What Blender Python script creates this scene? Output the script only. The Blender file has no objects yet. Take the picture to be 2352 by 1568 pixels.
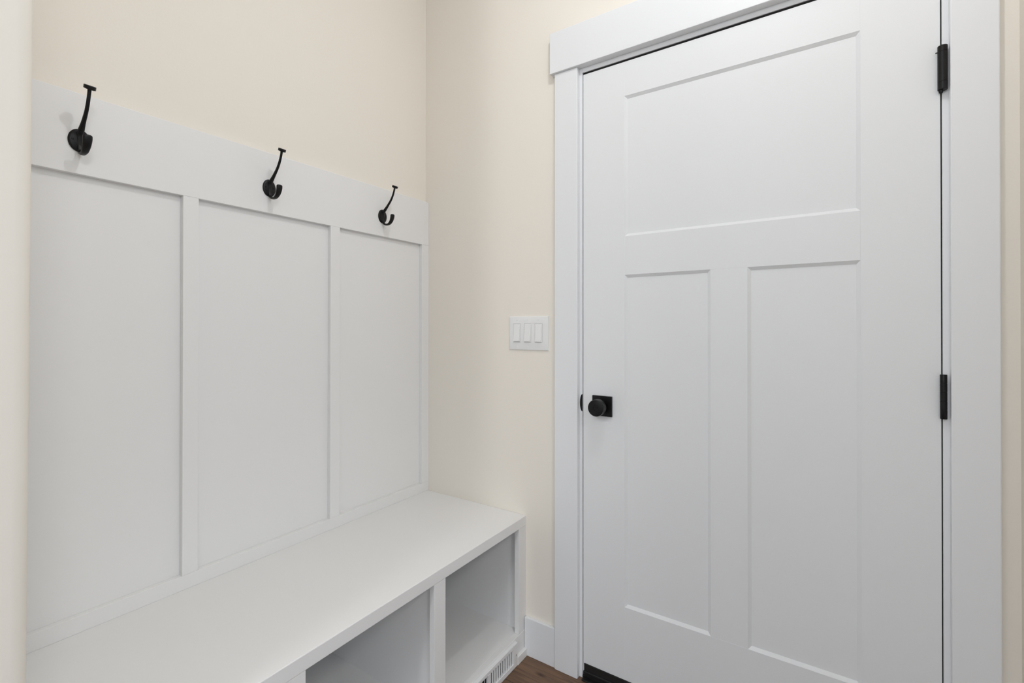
import bpy, bmesh, math
from mathutils import Vector, Matrix

# ------------------------------------------------------------------ camera
scene = bpy.context.scene
COL = scene.collection
cam_data = bpy.data.cameras.new('camera')
cam_data.sensor_fit = 'HORIZONTAL'
cam_data.sensor_width = 36.0
cam_data.lens = 1086.93 / 2352 * 36.0
cam_data.shift_y = -(784.0 - 746.48) / 2352
cam_data.clip_start = 0.01
cam = bpy.data.objects.new('camera', cam_data)
COL.objects.link(cam)
yaw, pitch, roll = math.radians(33.522), math.radians(0.2327), math.radians(0.0285)
fwd = Vector((-math.sin(yaw) * math.cos(pitch), math.cos(yaw) * math.cos(pitch), math.sin(pitch)))
rgt = Vector((math.cos(yaw), math.sin(yaw), 0))
upv = rgt.cross(fwd)
rgt, upv = rgt * math.cos(roll) + upv * math.sin(roll), upv * math.cos(roll) - rgt * math.sin(roll)
M = Matrix((rgt, upv, -fwd)).transposed().to_4x4()
M.translation = Vector((1.4218, -1.4785, 1.1913))
cam.matrix_world = M
scene.camera = cam

# ------------------------------------------------------------------ world, lights, exposure
scene.view_settings.view_transform = 'Standard'
scene.view_settings.look = 'None'
scene.view_settings.gamma = 1.0
scene.view_settings.use_curve_mapping = False
scene.view_settings.exposure = 0.0

world = bpy.data.worlds.new('world')
world.use_nodes = True
world.node_tree.nodes['Background'].inputs[0].default_value = (0.88, 0.975, 1.08, 1)
world.node_tree.nodes['Background'].inputs[1].default_value = 0.98
scene.world = world

CEIL = 2.74
LAMPS = [  # kind, x, y, watts, radius: a bulb holder by the door, another far down the hall, an added fill disc to the right
    ('POINT', 1.22, -0.78, 12.2, 0.018),
    ('POINT', 0.98, -4.1, 68.0, 0.18),
    ('AREA', 3.0, -1.9, 31.0, 0.30),  # unseen fill, added to brighten the left wall
]
for kind, x, y, w, rad in LAMPS:
    l = bpy.data.lights.new('bulb_or_fill', kind)
    if kind == 'POINT':
        l.shadow_soft_size = rad
    else:
        l.shape = 'DISK'
        l.size = rad * 2
    l.energy = w
    l.color = (0.985, 0.995, 1.01)
    o = bpy.data.objects.new('bulb_or_fill', l)
    o.location = (x, y, CEIL - (0.045 + rad if kind == 'POINT' else 0.045))
    COL.objects.link(o)

# ------------------------------------------------------------------ materials
def new_mat(name, color, rough=0.5, metallic=0.0, bump=0.0, scale=300.0, spec=0.5, var=0.0):
    m = bpy.data.materials.new(name)
    m.use_nodes = True
    nt = m.node_tree
    b = nt.nodes['Principled BSDF']
    b.inputs['Base Color'].default_value = (*color, 1)
    b.inputs['Roughness'].default_value = rough
    b.inputs['Metallic'].default_value = metallic
    b.inputs['Specular IOR Level'].default_value = spec
    tc = nt.nodes.new('ShaderNodeTexCoord')
    if bump:
        n = nt.nodes.new('ShaderNodeTexNoise')
        n.inputs['Scale'].default_value = scale
        n.inputs['Detail'].default_value = 4
        nt.links.new(tc.outputs['Object'], n.inputs['Vector'])
        bp = nt.nodes.new('ShaderNodeBump')
        bp.inputs['Strength'].default_value = bump
        bp.inputs['Distance'].default_value = 0.0006
        nt.links.new(n.outputs['Fac'], bp.inputs['Height'])
        nt.links.new(bp.outputs['Normal'], b.inputs['Normal'])
    if var:
        n2 = nt.nodes.new('ShaderNodeTexNoise')
        n2.inputs['Scale'].default_value = 2.3
        n2.inputs['Detail'].default_value = 3
        nt.links.new(tc.outputs['Object'], n2.inputs['Vector'])
        mx = nt.nodes.new('ShaderNodeMix')
        mx.data_type = 'RGBA'
        mx.inputs[6].default_value = (*[c * (1 - var) for c in color], 1)
        mx.inputs[7].default_value = (*[min(1, c * (1 + var)) for c in color], 1)
        nt.links.new(n2.outputs['Fac'], mx.inputs[0])
        nt.links.new(mx.outputs[2], b.inputs['Base Color'])
    return m

PAINT = new_mat('cream_wall_paint', (0.87, 0.82, 0.74), 0.75, bump=0.35, scale=160, spec=0.25, var=0.012)
WHITE = new_mat('white_trim_paint', (0.825, 0.835, 0.85), 0.42, bump=0.10, scale=220, spec=0.35)
DOORW = new_mat('white_door_paint', (0.82, 0.83, 0.84), 0.48, bump=0.22, scale=420, spec=0.4)
BENCHW = new_mat('white_bench_paint', (0.845, 0.839, 0.83), 0.42, bump=0.08, scale=240, spec=0.35)
PLASTIC = new_mat('white_switch_plastic', (0.84, 0.84, 0.83), 0.3, bump=0.02, scale=500)
VENTW = new_mat('white_vent_enamel', (0.84, 0.84, 0.84), 0.35, bump=0.03, scale=400)
BLACK = new_mat('matte_black_metal', (0.0045, 0.0045, 0.005), 0.38, 0.0, bump=0.12, scale=700, spec=0.28)
RUBBER = new_mat('black_rubber', (0.008, 0.008, 0.009), 0.5, bump=0.2, scale=300)
SWEEP = new_mat('black_sweep_metal', (0.014, 0.014, 0.015), 0.4, bump=0.2, scale=90)
GAP = new_mat('dark_cavity', (0.01, 0.01, 0.01), 0.9, bump=0.1, scale=60)  # near-black painted shade for cavities; also colours the weatherstrip
CEILM = new_mat('ceiling_paint', (0.86, 0.86, 0.85), 0.8, bump=0.4, scale=120, spec=0.2)
STEEL = new_mat('screw_steel', (0.55, 0.55, 0.55), 0.35, 0.8, bump=0.05, scale=500)

def floor_mat():
    m = bpy.data.materials.new('brown_oak_planks')
    m.use_nodes = True
    nt = m.node_tree
    b = nt.nodes['Principled BSDF']
    b.inputs['Roughness'].default_value = 0.5
    tc = nt.nodes.new('ShaderNodeTexCoord')
    mp = nt.nodes.new('ShaderNodeMapping')
    mp.inputs['Location'].default_value = (0.90, 0.15, 0)
    nt.links.new(tc.outputs['Object'], mp.inputs['Vector'])
    br = nt.nodes.new('ShaderNodeTexBrick')
    br.inputs['Scale'].default_value = 1.0
    br.inputs['Brick Width'].default_value = 1.22
    br.inputs['Row Height'].default_value = 0.18
    br.inputs['Mortar Size'].default_value = 0.0012
    br.inputs['Color1'].default_value = (0.175, 0.102, 0.062, 1)
    br.inputs['Color2'].default_value = (0.145, 0.083, 0.05, 1)
    br.inputs['Mortar'].default_value = (0.04, 0.022, 0.012, 1)
    nt.links.new(mp.outputs['Vector'], br.inputs['Vector'])
    mp2 = nt.nodes.new('ShaderNodeMapping')
    mp2.inputs['Scale'].default_value = (3.0, 42.0, 1)
    nt.links.new(tc.outputs['Object'], mp2.inputs['Vector'])
    n = nt.nodes.new('ShaderNodeTexNoise')
    n.inputs['Scale'].default_value = 2.2
    n.inputs['Detail'].default_value = 8
    n.inputs['Distortion'].default_value = 1.2
    nt.links.new(mp2.outputs['Vector'], n.inputs['Vector'])
    cr = nt.nodes.new('ShaderNodeValToRGB')
    cr.color_ramp.elements[0].position = 0.32
    cr.color_ramp.elements[0].color = (0.64, 0.62, 0.60, 1)
    cr.color_ramp.elements[1].position = 0.68
    cr.color_ramp.elements[1].color = (1.15, 1.12, 1.08, 1)
    nt.links.new(n.outputs['Fac'], cr.inputs['Fac'])
    mx = nt.nodes.new('ShaderNodeMix')
    mx.data_type = 'RGBA'
    mx.blend_type = 'MULTIPLY'
    mx.inputs[0].default_value = 1
    nt.links.new(br.outputs['Color'], mx.inputs[6])
    nt.links.new(cr.outputs['Color'], mx.inputs[7])
    # a knot in the plank by the bench
    mp3 = nt.nodes.new('ShaderNodeMapping')
    mp3.inputs['Location'].default_value = (-0.606 * 38, 0.068 * 95, 0)
    mp3.inputs['Scale'].default_value = (38, 95, 0)
    nt.links.new(tc.outputs['Object'], mp3.inputs['Vector'])
    gr = nt.nodes.new('ShaderNodeTexGradient')
    gr.gradient_type = 'SPHERICAL'
    nt.links.new(mp3.outputs['Vector'], gr.inputs['Vector'])
    mx2 = nt.nodes.new('ShaderNodeMix')
    mx2.data_type = 'RGBA'
    nt.links.new(gr.outputs['Fac'], mx2.inputs[0])
    nt.links.new(mx.outputs[2], mx2.inputs[6])
    mx2.inputs[7].default_value = (0.03, 0.018, 0.01, 1)
    nt.links.new(mx2.outputs[2], b.inputs['Base Color'])
    bp = nt.nodes.new('ShaderNodeBump')
    bp.inputs['Strength'].default_value = 0.2
    bp.inputs['Distance'].default_value = 0.001
    nt.links.new(n.outputs['Fac'], bp.inputs['Height'])
    nt.links.new(bp.outputs['Normal'], b.inputs['Normal'])
    return m
FLOOR = floor_mat()

# ------------------------------------------------------------------ helpers
def add_box(bm, x0, x1, y0, y1, z0, z1, bevel=0.0, seg=2):
    t = bmesh.new()
    bmesh.ops.create_cube(t, size=1)
    for v in t.verts:
        v.co = Vector(((x0 + x1) / 2 + v.co.x * (x1 - x0), (y0 + y1) / 2 + v.co.y * (y1 - y0), (z0 + z1) / 2 + v.co.z * (z1 - z0)))
    if bevel:
        bmesh.ops.bevel(t, geom=t.edges[:], offset=bevel, segments=seg, profile=0.5, affect='EDGES')
    merge(bm, t)

def merge(bm, t):
    me = bpy.data.meshes.new('tmp')
    t.to_mesh(me)
    t.free()
    bm.from_mesh(me)
    bpy.data.meshes.remove(me)

def add_lathe(bm, prof, axis_m, seg=48, cap=True):
    """prof: list of (r, h); revolved about local z, then placed with matrix axis_m"""
    t = bmesh.new()
    rings = []
    for r, h in prof:
        if r < 1e-6:
            rings.append([t.verts.new((0, 0, h))])
        else:
            rings.append([t.verts.new((r * math.cos(2 * math.pi * i / seg), r * math.sin(2 * math.pi * i / seg), h)) for i in range(seg)])
    for a, b in zip(rings, rings[1:]):
        for i in range(seg):
            j = (i + 1) % seg
            if len(a) == 1 and len(b) > 1:
                t.faces.new((a[0], b[i], b[j]))
            elif len(b) == 1 and len(a) > 1:
                t.faces.new((a[i], a[j], b[0]))
            elif len(a) > 1:
                t.faces.new((a[i], a[j], b[j], b[i]))
    if cap:
        for r in (rings[0], rings[-1]):
            if len(r) > 1:
                t.faces.new(r)
    bmesh.ops.recalc_face_normals(t, faces=t.faces[:])
    bmesh.ops.transform(t, matrix=axis_m, verts=t.verts[:])
    merge(bm, t)

def add_sweep(bm, stations, seg=20):
    """stations: (centre, tangent, half_width_y, half_thick) sections in the local xz plane swept, rounded ends"""
    t = bmesh.new()
    rings = []
    for c, tg, wy, th in stations:
        tg = Vector(tg).normalized()
        n = Vector((-tg.z, 0, tg.x))
        ring = []
        for i in range(seg):
            a = 2 * math.pi * i / seg
            ca, sa = math.cos(a), math.sin(a)
            sx = math.copysign(abs(ca) ** 0.8, ca) * wy
            sn = math.copysign(abs(sa) ** 0.8, sa) * th
            ring.append(t.verts.new(Vector(c) + Vector((0, sx, 0)) + n * sn))
        rings.append(ring)
    for a, b in zip(rings, rings[1:]):
        for i in range(seg):
            j = (i + 1) % seg
            t.faces.new((a[i], a[j], b[j], b[i]))
    t.faces.new(rings[0])
    t.faces.new(rings[-1])
    bmesh.ops.recalc_face_normals(t, faces=t.faces[:])
    merge(bm, t)

def obj(name, bm, mat, parent=None, smooth=False, angle=35):
    bmesh.ops.recalc_face_normals(bm, faces=bm.faces[:])
    me = bpy.data.meshes.new(name)
    bm.to_mesh(me)
    bm.free()
    me.materials.append(mat)
    o = bpy.data.objects.new(name, me)
    COL.objects.link(o)
    if smooth:
        for p in me.polygons:
            p.use_smooth = True
        me.set_sharp_from_angle(angle=math.radians(angle))
    if parent:
        o.parent = parent
        o.matrix_parent_inverse = Matrix.Translation(-parent.location)
    return o

def box(name, mat, x0, x1, y0, y1, z0, z1, parent=None, bevel=0.0, seg=2):
    bm = bmesh.new()
    add_box(bm, x0, x1, y0, y1, z0, z1, bevel, seg)
    return obj(name, bm, mat, parent)

def struct(o, label=None):
    o['kind'] = 'structure'
    if label:
        o['label'] = label
    return o

def thing(name, label, cat, loc, group=None):
    o = bpy.data.objects.new(name, None)
    o.empty_display_size = 0.05
    COL.objects.link(o)
    o.location = loc
    o['label'] = label
    o['category'] = cat
    if group:
        o['group'] = group
    return o

# ------------------------------------------------------------------ room shell
XR = 1.778          # right wall
YN = -1.305         # alcove side wall face
HALL = -2.0
YB = -5.4
XH = 4.2           # unseen hall added on the right, open to world light
DL, DR = 0.7335, 1.6475   # door edges
DT, DB = 2.052, 0.020
T = 0.018
HT = 0.0027         # side gap
JL, JR = DL - HT, DR + HT
struct(box('floor', FLOOR, HALL - 0.1, XH, YB, 0.6, -0.04, 0))
struct(box('ceiling', CEILM, HALL - 0.1, XH, YB, 0.12, CEIL, CEIL + 0.04))
struct(box('wall_left', PAINT, -0.12, 0.0, -1.415, 0.12, 0, CEIL))
# back wall with the door opening
bm = bmesh.new()
add_box(bm, 0.0, JL - 0.02, 0, 0.12, 0, CEIL)
add_box(bm, JR + 0.02, XR + 0.12, 0, 0.12, 0, CEIL)
add_box(bm, JL - 0.02, JR + 0.02, 0, 0.12, DT + 0.028, CEIL)
struct(obj('wall_back', bm, PAINT))
# right wall, cut short so world light reaches the left wall
struct(box('wall_right', PAINT, XR, XR + 0.12, -0.85, 0.0, 0, CEIL))
# alcove end wall with rounded drywall corners, very slightly out of plumb
bm = bmesh.new()
RB = 0.019
def end_ring(z, dy):
    pts = []
    pts.append((0.0, YN + dy))
    for k in range(9):
        a = math.pi / 2 - k * math.pi / 16
        pts.append((0.535 - RB + RB * math.cos(a), YN + dy - RB + RB * math.sin(a)))
    for k in range(9):
        a = -k * math.pi / 16
        pts.append((0.535 - RB + RB * math.cos(a), -1.415 + RB + RB * math.sin(a)))
    pts.append((0.0, -1.415))
    return [bm.verts.new((x, y, z)) for x, y in pts]
r0, r1 = end_ring(0, -0.0035), end_ring(CEIL, 0.007)
for i in range(len(r0)):
    j = (i + 1) % len(r0)
    bm.faces.new((r0[i], r0[j], r1[j], r1[i]))
bm.faces.new(r0)
bm.faces.new(r1)
struct(obj('wall_alcove', bm, PAINT, smooth=True, angle=60))
struct(box('wall_front', PAINT, HALL, -0.0, -1.415, -1.30, 0, CEIL))
struct(box('wall_hall', PAINT, HALL - 0.1, HALL, YB, -1.30, 0, CEIL))
# near-black sheet standing in for the shade behind the door
struct(box('wall_dark_sheet', GAP, 0.5, XR + 0.12, 0.6, 0.64, 0, CEIL))

# ------------------------------------------------------------------ door frame and casing
bm = bmesh.new()
JD = 0.12
add_box(bm, JL - 0.02, JL, 0.0, JD, 0, DT + 0.028, 0.0008)
add_box(bm, JR, JR + 0.02, 0.0, JD, 0, DT + 0.028, 0.0008)
add_box(bm, JL, JR, 0.0, JD, DT + 0.008, DT + 0.028, 0.0008)
jamb = struct(obj('trim_1', bm, WHITE), 'white door jamb lining the opening')
# dark weatherstrip filling the gap behind the face of the jamb
bm = bmesh.new()
add_box(bm, JL, DL, 0.006, 0.05, 0, DT + 0.008)
add_box(bm, DR, JR, 0.006, 0.05, 0, DT + 0.008)
add_box(bm, DL, DR, 0.0035, 0.05, DT, DT + 0.008)
obj('weatherstrip', bm, GAP, jamb)
# rounded strike lip on the latch side of the jamb
bm = bmesh.new()
t = bmesh.new()
vs = []
for k in range(17):
    a = math.pi / 2 + k * math.pi / 16
    vs.append((JL + 0.0085 * math.cos(a), 0.934 + 0.029 * math.sin(a)))
f = [t.verts.new((x, -0.0022, z)) for x, z in vs]
b = [t.verts.new((x, 0.0002, z)) for x, z in vs]
t.faces.new(f)
t.faces.new(b)
for i in range(17):
    j = (i + 1) % 17
    t.faces.new((f[i], f[j], b[j], b[i]))
merge(bm, t)
obj('strike_plate', bm, BLACK, jamb)

CL0, CL1 = 0.6320, 0.7195
CR0, CR1 = DR + 0.0145, 1.7439
HB, HTOP = 2.0758, 2.2175
struct(box('trim_2', WHITE, CL0, CL1, -T, 0, 0, HB, bevel=0.0022))
struct(box('trim_3', WHITE, CR0, CR1, -T, 0, 0, HB, bevel=0.0022))
struct(box('trim_4', WHITE, 0.618, 1.762, -0.027, 0, HB, HTOP, bevel=0.0015))
BBH = 0.136
struct(box('baseboard_back', WHITE, 0.506, CL0, -0.013, 0, 0, BBH, bevel=0.0015))
struct(box('baseboard_right', WHITE, XR - 0.013, XR, -0.85, -0.0, 0, BBH, bevel=0.0015))

# ------------------------------------------------------------------ door
door = thing('door_1', 'white three-panel craftsman door with black knob and hinges', 'door', (DL, 0, 0))
del door['category']
door['kind'] = 'structure'
YF, YK = 0.0, 0.044           # door front and back
SL, SR = 0.1461, 0.1516
X1, X4 = DL + SL, DR - SR
X2, X3 = DL + 0.4068, DL + 0.4068 + 0.0985
Z1, Z2, Z3, Z4 = 0.2874, 1.3601, 1.4856, 1.9401
B = 0.0005
box('stile', DOORW, DL, X1, YF, YK, DB, DT, door, B, 1)
box('stile', DOORW, X4, DR, YF, YK, DB, DT, door, B, 1)
box('rail', DOORW, X1, X4, YF, YK, Z4, DT, door, B, 1)
box('rail', DOORW, X1, X4, YF, YK, Z2, Z3, door, B, 1)
box('rail', DOORW, X1, X4, YF, YK, DB, Z1, door, B, 1)
box('mullion', DOORW, X2, X3, YF, YK, Z1, Z2, door, B, 1)
def door_panel(x0, x1, z0, z1):
    bm = bmesh.new()
    s, r = 0.0085, 0.0065
    o = [bm.verts.new(p) for p in ((x0, YF + .0003, z0), (x1, YF + .0003, z0), (x1, YF + .0003, z1), (x0, YF + .0003, z1))]
    i = [bm.verts.new(p) for p in ((x0 + s, YF + r, z0 + s), (x1 - s, YF + r, z0 + s), (x1 - s, YF + r, z1 - s), (x0 + s, YF + r, z1 - s))]
    k = [bm.verts.new(p) for p in ((x0, YK - .004, z0), (x1, YK - .004, z0), (x1, YK - .004, z1), (x0, YK - .004, z1))]
    for a in range(4):
        b = (a + 1) % 4
        bm.faces.new((o[a], o[b], i[b], i[a]))
        bm.faces.new((o[a], k[a], k[b], o[b]))
    bm.faces.new(i)
    bm.faces.new(k[::-1])
    return obj('panel', bm, DOORW, door)
door_panel(X1, X4, Z3, Z4)
door_panel(X1, X2, Z1, Z2)
door_panel(X3, X4, Z1, Z2)

# knob: square rosette, neck and short cylindrical knob
kx, kz = 0.8040, 0.930
A = Matrix.Translation((kx, 0, kz)) @ Matrix.Rotation(math.pi / 2, 4, 'X')   # local z -> -y
kn = box('door_knob', BLACK, kx - 0.0345, kx + 0.0345, -0.0075, 0, kz - 0.0335, kz + 0.0335, door, 0.0012)
kn['label'] = 'black square knob plate'
bm = bmesh.new()
add_lathe(bm, [(0.015, 0.006), (0.0145, 0.010), (0.0115, 0.018), (0.0115, 0.033)], A)
add_lathe(bm, [(0.010, 0.0305), (0.0235, 0.031), (0.0262, 0.0325), (0.0270, 0.035), (0.0270, 0.0575), (0.0262, 0.0595), (0.0252, 0.060),
               (0.0080, 0.0597), (0.0076, 0.0590), (0.0072, 0.0590), (0.0070, 0.0600), (0, 0.0600)], A)
hk = obj('knob', bm, BLACK, kn, smooth=True, angle=40)
hk['label'] = 'round black privacy knob'
hk.matrix_parent_inverse = Matrix.Identity(4)
hk.parent = kn
hk.matrix_parent_inverse = (Matrix.Translation(door.location) @ kn.matrix_parent_inverse).inverted()
bm = bmesh.new()
add_box(bm, kx - 0.0062, kx + 0.0062, -0.0612, -0.0596, kz - 0.0012, kz + 0.0012, 0.0003)
tb = obj('turn_slot', bm, BLACK, kn)
tb.matrix_parent_inverse = (Matrix.Translation(door.location) @ kn.matrix_parent_inverse).inverted()

# hinges
HX = 1.6502
def hinge(z0, z1, r, bands, pin, name_label):
    Y = -0.0085
    bm = bmesh.new()
    prof = [(0.0, z0), (r * 0.92, z0), (r, z0 + 0.0008)]
    for zb in bands:
        prof += [(r, zb - 0.0005), (r * 0.93, zb - 0.0003), (r * 0.93, zb + 0.0003), (r, zb + 0.0005)]
    prof += [(r, z1 - 0.0008), (r * 0.92, z1), (0.0, z1)]
    prof.sort(key=lambda p: p[1])
    add_lathe(bm, prof, Matrix.Translation((HX, Y, 0)), 40, cap=False)
    o = obj('hinge', bm, BLACK, door, smooth=True, angle=35)
    o['label'] = name_label
    bm = bmesh.new()
    add_box(bm, HX - 0.0012, HX + 0.0012, Y, 0.03, z0 + 0.002, z1 - 0.002)
    lf = obj('hinge_leaf', bm, BLACK, o)
    lf.matrix_parent_inverse = (Matrix.Translation(door.location) @ o.matrix_parent_inverse).inverted()
    if pin:
        bm = bmesh.new()
        add_lathe(bm, [(0, z0 - 0.006), (0.0035, z0 - 0.006), (0.0042, z0 - 0.004), (0.0042, z0 + 0.001)], Matrix.Translation((HX - 0.003, Y, 0)), 20)
        add_box(bm, HX - r - 0.0035, HX - r * 0.6, Y - 0.0015, Y + 0.0015, z1 - 0.0145, z1 - 0.0128, 0.0003)
        pn = obj('hinge_pin', bm, BLACK, o, smooth=True)
        pn.matrix_parent_inverse = (Matrix.Translation(door.location) @ o.matrix_parent_inverse).inverted()
hinge(1.7435, 1.8462, 0.0092, [1.7617, 1.8318], True, 'thick black upper hinge barrel with spring pin')
hinge(0.9785, 1.0815, 0.0065, [1.0, 1.0205, 1.041, 1.0615], False, 'slim black middle hinge barrel')
hinge(0.19, 0.293, 0.0065, [0.21, 0.231, 0.252, 0.273], False, 'slim black lower hinge barrel')

# sweep at the door foot
sx0 = DL + 0.0040
bm = bmesh.new()
add_box(bm, sx0, DR - 0.004, -0.0022, 0.0, 0.026, 0.0535, 0.0006)
add_box(bm, sx0, DR - 0.004, -0.0034, -0.002, 0.0505, 0.0522, 0.0004)
sw = obj('door_sweep', bm, SWEEP, door)
sw['label'] = 'black metal strip along door foot'
bm = bmesh.new()
add_box(bm, sx0 - 0.002, DR - 0.003, -0.0065, 0.004, 0.019, 0.030, 0.0035, 3)
add_box(bm, sx0 - 0.001, DR - 0.003, -0.003, 0.04, 0.006, 0.020, 0.001)
rb = obj('rubber_seal', bm, RUBBER, sw, smooth=True)
rb.matrix_parent_inverse = (Matrix.Translation(door.location) @ sw.matrix_parent_inverse).inverted()
bm = bmesh.new()
add_box(bm, JL + 0.003, JR - 0.003, -0.016, 0.10, 0.0, 0.0058, 0.002)
add_box(bm, JL + 0.0, JR - 0.0, -0.002, 0.10, 0.003, 0.011, 0.002)
struct(obj('trim_5', bm, RUBBER), 'black threshold under the door')

# ------------------------------------------------------------------ board and batten panelling over the bench
ZT, ZB, ZR, ZS = 1.7188, 1.5362, 0.5394, 0.5013
pan = thing('board_and_batten_panel', 'white board and batten panelling on the left wall above the bench', 'wall panel', (0, -0.65, ZS))
box('backing_panel', BENCHW, 0.0, 0.0028, YN, 0, ZS, ZT - 0.004, pan)
box('top_rail', BENCHW, 0.0028, T, YN, 0, ZB, ZT, pan, 0.0010)
box('bottom_rail', BENCHW, 0.0028, T, YN, 0, ZS, ZR, pan, 0.0010)
for y0, y1 in ((-0.0402, 0.0), (-0.4771, -0.4400), (-0.9209, -0.8838), (YN, YN + 0.0371)):
    box('batten', BENCHW, 0.0028, T, y0, y1, ZR, ZB, pan, 0.0008)

# ------------------------------------------------------------------ bench
BD = 0.505
bench = thing('storage_bench', 'long white built-in bench with open cubbies below', 'bench', (BD / 2, -0.65, 0))
TB = ZS - 0.0351
SF = 0.0895
box('seat', BENCHW, 0.0, BD, YN, 0, TB, ZS, bench, 0.0018)
FX = BD - 0.019
for y0, y1 in ((-0.0475, 0.0), (-0.4874, -0.4400), (-0.9295, -0.8822), (YN, YN + 0.0475)):
    box('stile', BENCHW, FX, BD - 0.001, y0, y1, SF, TB - 0.0003, bench, 0.0008)
box('base_rail', BENCHW, FX, BD, YN, 0, 0, SF - 0.0004, bench, 0.0008)
for y0, y1 in ((-0.0222, 0.0), (-0.4745, -0.4545), (-0.9165, -0.8965), (YN, YN + 0.0222)):
    box('divider', BENCHW, 0.006, FX, y0, y1, SF, TB, bench)
box('bottom_shelf', BENCHW, 0.006, FX, YN, 0, SF - 0.018, SF, bench)
box('back_panel', BENCHW, 0.0, 0.006, YN, 0, 0, TB, bench)
VY0, VY1 = -0.408, -0.0739
bm = bmesh.new()
for y0, y1 in ((VY1 + 0.0006, -0.013), (YN, VY0 - 0.0006)):
    add_box(bm, BD, BD + 0.012, y0, y1, 0, 0.0275, 0.0008)
struct(obj('baseboard_left', bm, BENCHW))

# ------------------------------------------------------------------ vent register
vent = thing('vent_register', 'white slotted metal air vent at the foot of the bench', 'vent', (BD, (VY0 + VY1) / 2, 0))
bm = bmesh.new()
VX0, VX1 = BD, 0.516
vz0, vz1 = 0.0008, 0.0825
sz0, sz1 = 0.0185, 0.0695
fr = VX1 - 0.0035
slots_r = [-0.1024 - 0.01309 * k for k in range(11)]
slots_l = [-0.2515 - 0.01309 * k for k in range(11)]
ymid0, ymid1 = slots_r[-1] - 0.0038, slots_l[0] + 0.0038
# frame: outer plates with a rounded outer edge
add_box(bm, VX0, VX1, VY0, VY1, sz1, vz1, 0.0014)
add_box(bm, VX0, VX1, VY0, VY1, vz0, sz0, 0.0014)
add_box(bm, VX0, VX1, slots_r[0] + 0.0038, VY1, sz0 - 0.003, sz1 + 0.003, 0.0014)
add_box(bm, VX0, VX1, VY0, slots_l[-1] - 0.0038, sz0 - 0.003, sz1 + 0.003, 0.0014)
add_box(bm, VX0, VX1, ymid1 - (ymid1 - ymid0) + 0.0, ymid1, sz0 - 0.001, sz1 + 0.001, 0.0008)
obj('vent_frame', bm, VENTW, vent)
def louvre(y, sgn):
    bm = bmesh.new()
    t = bmesh.new()
    add_box(t, -0.0030, 0.0029, -0.0006, 0.0006, sz0 - 0.001, sz1 + 0.001)
    bmesh.ops.transform(t, matrix=Matrix.Translation((VX1 - 0.0036, y, 0)) @ Matrix.Rotation(sgn * math.radians(42), 4, 'Z'), verts=t.verts[:])
    merge(bm, t)
    return bm
for y in slots_r:
    obj('louvre', louvre(y, 1), VENTW, vent)
for y in slots_l:
    obj('louvre', louvre(y, -1), VENTW, vent)
box('vent_shade_plate', GAP, VX0 - 0.0002, VX0 + 0.0010, slots_l[-1] - 0.003, slots_r[0] + 0.003, sz0, sz1, vent)  # dark plate: shade behind the louvres put into its colour
for y in (-0.0825, VY0 + 0.0086):
    bm = bmesh.new()
    add_lathe(bm, [(0, 0), (0.0034, 0), (0.0030, 0.0010), (0.0012, 0.0014), (0.0010, 0.0006), (0, 0.0006)],
              Matrix.Translation((VX1 - 0.0002, y, 0.0418)) @ Matrix.Rotation(math.pi / 2, 4, 'Y'), 20)
    obj('screw', bm, STEEL, vent, smooth=True)

# ------------------------------------------------------------------ switch plate
SX0, SX1, SZ0, SZ1 = 0.4335, 0.6005, 1.1070, 1.2305
spl = thing('light_switch', 'white triple rocker light switch plate on the cream wall beside the door', 'light switch', ((SX0 + SX1) / 2, 0, (SZ0 + SZ1) / 2))
rock = [(0.4540, 0.4835), (0.4999, 0.5294), (0.5460, 0.5755)]
rz0, rz1 = 1.1360, 1.2038
bm = bmesh.new()
# plate with three rectangular openings: bevelled border plus cross pieces
yf = -0.0055
g = 0.0006
xs = [SX0] + [v for a, b in rock for v in (a - g, b + g)] + [SX1]
zs = [SZ0, rz0 - g, rz1 + g, SZ1]
edge = 0.0032
xo, zo = list(xs), list(zs)
xi = [xs[0] + edge] + xs[1:-1] + [xs[-1] - edge]
zi = [zs[0] + edge] + zs[1:-1] + [zs[-1] - edge]
grid = [[bm.verts.new((x, yf, z)) for z in zi] for x in xi]
for a in range(len(xi) - 1):
    for b in range(3):
        if b == 1 and a in (1, 3, 5):
            q = [grid[a][b], grid[a + 1][b], grid[a + 1][b + 1], grid[a][b + 1]]
            lo = [bm.verts.new((v.co.x, -0.0005, v.co.z)) for v in q]
            for i in range(4):
                j = (i + 1) % 4
                bm.faces.new((q[i], q[j], lo[j], lo[i]))
            bm.faces.new(lo)
            continue
        bm.faces.new((grid[a][b], grid[a + 1][b], grid[a + 1][b + 1], grid[a][b + 1]))
bord = [grid[a][0] for a in range(len(xi))] + [grid[-1][b] for b in (1, 2, 3)] + [grid[a][3] for a in range(len(xi) - 2, -1, -1)] + [grid[0][b] for b in (2, 1)]
def out(v, k, y):
    x, z = v.co.x, v.co.z
    x = SX0 + k if abs(x - xi[0]) < 1e-7 else SX1 - k if abs(x - xi[-1]) < 1e-7 else x
    z = SZ0 + k if abs(z - zi[0]) < 1e-7 else SZ1 - k if abs(z - zi[-1]) < 1e-7 else z
    return bm.verts.new((x, y, z))
prev = bord
for k, y in ((0.0012, -0.0047), (0.0002, -0.0030), (0.0, 0.0)):
    ring = [out(v, k, y) for v in bord]
    for i in range(len(prev)):
        j = (i + 1) % len(prev)
        bm.faces.new((prev[i], prev[j], ring[j], ring[i]))
    prev = ring
obj('wall_plate', bm, PLASTIC, spl, smooth=True, angle=25)
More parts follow.
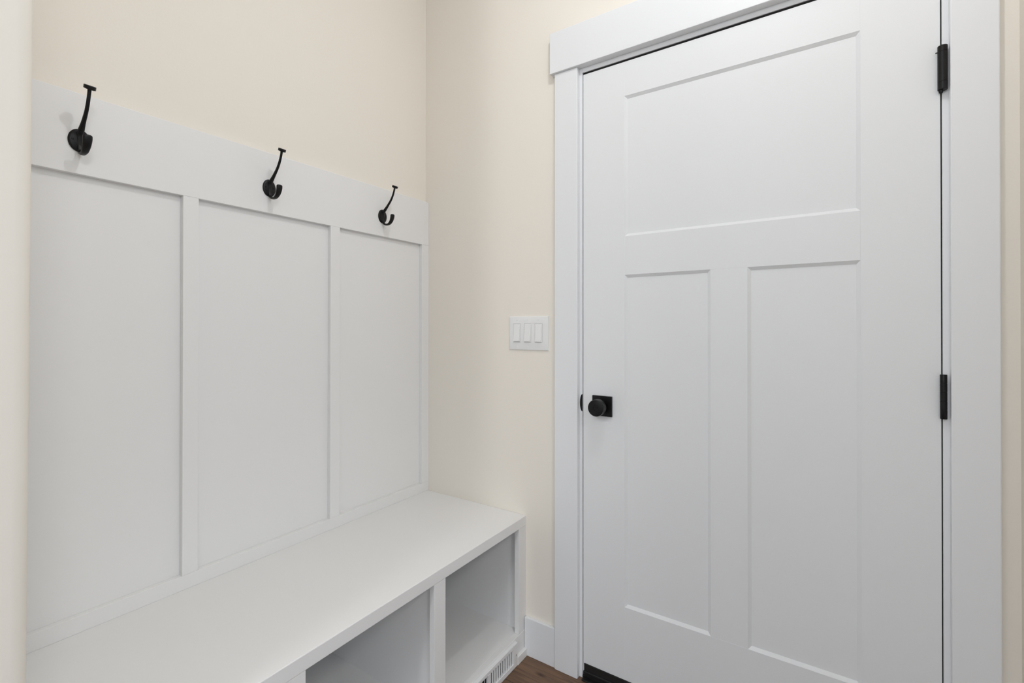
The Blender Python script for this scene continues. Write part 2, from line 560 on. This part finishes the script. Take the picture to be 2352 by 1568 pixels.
for a, b in rock:
    bm = bmesh.new()
    # rocker body: thin surround and a tilted paddle, lower end standing out
    add_box(bm, a, b, -0.0060, -0.0005, rz0, rz1, 0.0005)
    pa, pb = a + 0.0026, b - 0.0026
    pz0, pz1 = rz0 + 0.0030, rz1 - 0.0030
    v = [(pa, -0.0005, pz0), (pb, -0.0005, pz0), (pb, -0.0005, pz1), (pa, -0.0005, pz1),
         (pa, -0.0128, pz0), (pb, -0.0128, pz0), (pb, -0.0064, pz1), (pa, -0.0064, pz1)]
    t = bmesh.new()
    w = [t.verts.new(p) for p in v]
    for f in ((0, 1, 2, 3), (4, 5, 6, 7), (0, 1, 5, 4), (1, 2, 6, 5), (2, 3, 7, 6), (3, 0, 4, 7)):
        t.faces.new([w[i] for i in f])
    bmesh.ops.recalc_face_normals(t, faces=t.faces[:])
    bmesh.ops.bevel(t, geom=t.edges[:], offset=0.0005, segments=2, profile=0.5, affect='EDGES')
    merge(bm, t)
    obj('rocker', bm, PLASTIC, spl)
    for z in (1.2180, 1.1205):
        bm = bmesh.new()
        add_lathe(bm, [(0, 0), (0.0030, 0), (0.0028, 0.0007), (0.0010, 0.0010), (0.0008, 0.0003), (0, 0.0003)],
                  Matrix.Translation(((a + b) / 2, -0.0055, z)) @ Matrix.Rotation(math.pi / 2, 4, 'X'), 20)
        obj('screw', bm, PLASTIC, spl, smooth=True)

# ------------------------------------------------------------------ coat hooks
def catmull(pts, n=6):
    out = []
    P = [pts[0]] + list(pts) + [pts[-1]]
    for i in range(1, len(P) - 2):
        for k in range(n):
            t = k / n
            out.append(tuple(0.5 * ((2 * P[i][d]) + (-P[i - 1][d] + P[i + 1][d]) * t + (2 * P[i - 1][d] - 5 * P[i][d] + 4 * P[i + 1][d] - P[i + 2][d]) * t * t
                                    + (-P[i - 1][d] + 3 * P[i][d] - 3 * P[i + 1][d] + P[i + 2][d]) * t ** 3) for d in range(len(P[0]))))
    out.append(tuple(pts[-1]))
    return out

def stations(pts):
    s = catmull(pts)
    res = []
    for i, p in enumerate(s):
        a, b = s[max(i - 1, 0)], s[min(i + 1, len(s) - 1)]
        res.append(((p[0], 0, p[1]), (b[0] - a[0], 0, b[1] - a[1]), p[2], p[3]))
    return res

HZ = 1.6110
def make_hook():
    root = thing('coat_hook', 'x', 'coat hook', (T, 0, HZ), 'black coat hooks on the white rail')
    I = Matrix.Identity(4)
    # back plate: oval, gently domed, with a raised spine
    bm = bmesh.new()
    add_lathe(bm, [(0, 0), (1.0, 0), (1.0, 0.0022), (0.955, 0.0034), (0.75, 0.0044), (0.4, 0.0052), (0, 0.0056)],
              Matrix.Rotation(math.pi / 2, 4, 'Y') @ Matrix.Diagonal((0.0258, 0.0200, 1, 1)), 48, cap=False)
    pl = obj('back_plate', bm, BLACK, None, smooth=True, angle=40)
    pl.parent = root
    for s in (-1, 1):
        bm = bmesh.new()
        add_lathe(bm, [(0, 0), (0.0030, 0.0), (0.0028, 0.0012), (0.0010, 0.0014), (0.0008, 0.0004), (0, 0.0004)],
                  Matrix.Translation((0.0042, s * 0.0115, 0.001)) @ Matrix.Rotation(math.pi / 2, 4, 'Y'), 20)
        sc = obj('screw', bm, STEEL if False else BLACK, None, smooth=True)
        sc.parent = root
    # long upper arm (x, z, half width, half thickness) relative to plate centre
    bm = bmesh.new()
    up = [(0.003, -0.022, 0.0042, 0.0030), (0.0035, 0.000, 0.0050, 0.0036), (0.0060, 0.0145, 0.0062, 0.0042), (0.0150, 0.0225, 0.0056, 0.0042), (0.0285, 0.0350, 0.0042, 0.0038),
          (0.0450, 0.0520, 0.0036, 0.0034), (0.0565, 0.0690, 0.0034, 0.0031), (0.0640, 0.0860, 0.0033, 0.0028), (0.0672, 0.0965, 0.0036, 0.0028), (0.0682, 0.0990, 0.0052, 0.0045)]
    add_sweep(bm, stations(up))
    ar = obj('upper_arm', bm, BLACK, None, smooth=True, angle=60)
    ar.parent = root
    # disc at the end of the arm, tilted outward
    bm = bmesh.new()
    add_lathe(bm, [(0, -0.0010), (0.0060, -0.0010), (0.0101, 0.0000), (0.0106, 0.0006), (0.0106, 0.0070), (0.0101, 0.0077), (0, 0.0079)],
              Matrix.Translation((0.0676, 0, 0.0980)) @ Matrix.Rotation(math.radians(24), 4, 'Y'), 40, cap=False)
    dk = obj('end_disc', bm, BLACK, None, smooth=True, angle=40)
    dk.parent = root
    # short lower hook flaring to a spoon-shaped tip
    bm = bmesh.new()
    lo = [(0.003, -0.010, 0.0044, 0.0032), (0.0060, -0.0240, 0.0050, 0.0034), (0.0160, -0.0318, 0.0054, 0.0034), (0.0270, -0.0338, 0.0058, 0.0034), (0.0390, -0.0318, 0.0064, 0.0036),
          (0.0490, -0.0235, 0.0074, 0.0042), (0.0545, -0.0120, 0.0084, 0.0047), (0.0560, -0.0030, 0.0086, 0.0050), (0.0556, -0.0006, 0.0076, 0.0043), (0.0553, 0.0010, 0.0045, 0.0026)]
    add_sweep(bm, stations(lo))
    lh = obj('lower_hook', bm, BLACK, None, smooth=True, angle=60)
    lh.parent = root
    return root

labels = ['black coat hook on the white rail, largest and nearest the left edge',
          'black coat hook in the middle of the white rail',
          'black coat hook on the white rail, closest to the wall corner']
proto = make_hook()
kids = list(proto.children)
for i, y in enumerate((-1.1290, -0.6917, -0.2527)):
    if i == 0:
        r = proto
    else:
        r = proto.copy()
        COL.objects.link(r)
        for ch in kids:
            c = ch.copy()
            c.parent = r
            COL.objects.link(c)
    r.location = (T, y, HZ)
    r['label'] = labels[i]

# ------------------------------------------------------------------ ceiling light fixtures
for (kind, x, y, w, rad), lab in zip(LAMPS, ('white round lampholder on the ceiling above the door alcove', 'white round lampholder on the far hall ceiling behind the camera', 'added white fill disc, unseen, on the ceiling right of the alcove')):
    f = thing('ceiling_light', lab, 'ceiling light', (x, y, CEIL), 'round ceiling lights')
    bm = bmesh.new()
    add_lathe(bm, [(rad + 0.03, 0), (rad + 0.03, -0.010), (rad + 0.02, -0.018), (0.022, -0.024), (0, -0.024)], Matrix.Translation((x, y, CEIL)), 48, cap=False)
    obj('mounting_plate', bm, WHITE, f, smooth=True)
    bm = bmesh.new()
    add_lathe(bm, [(0.020, -0.0235), (0.020, -0.043), (0, -0.043)], Matrix.Translation((x, y, CEIL)), 48, cap=False)
    obj('socket', bm, PLASTIC, f, smooth=True)
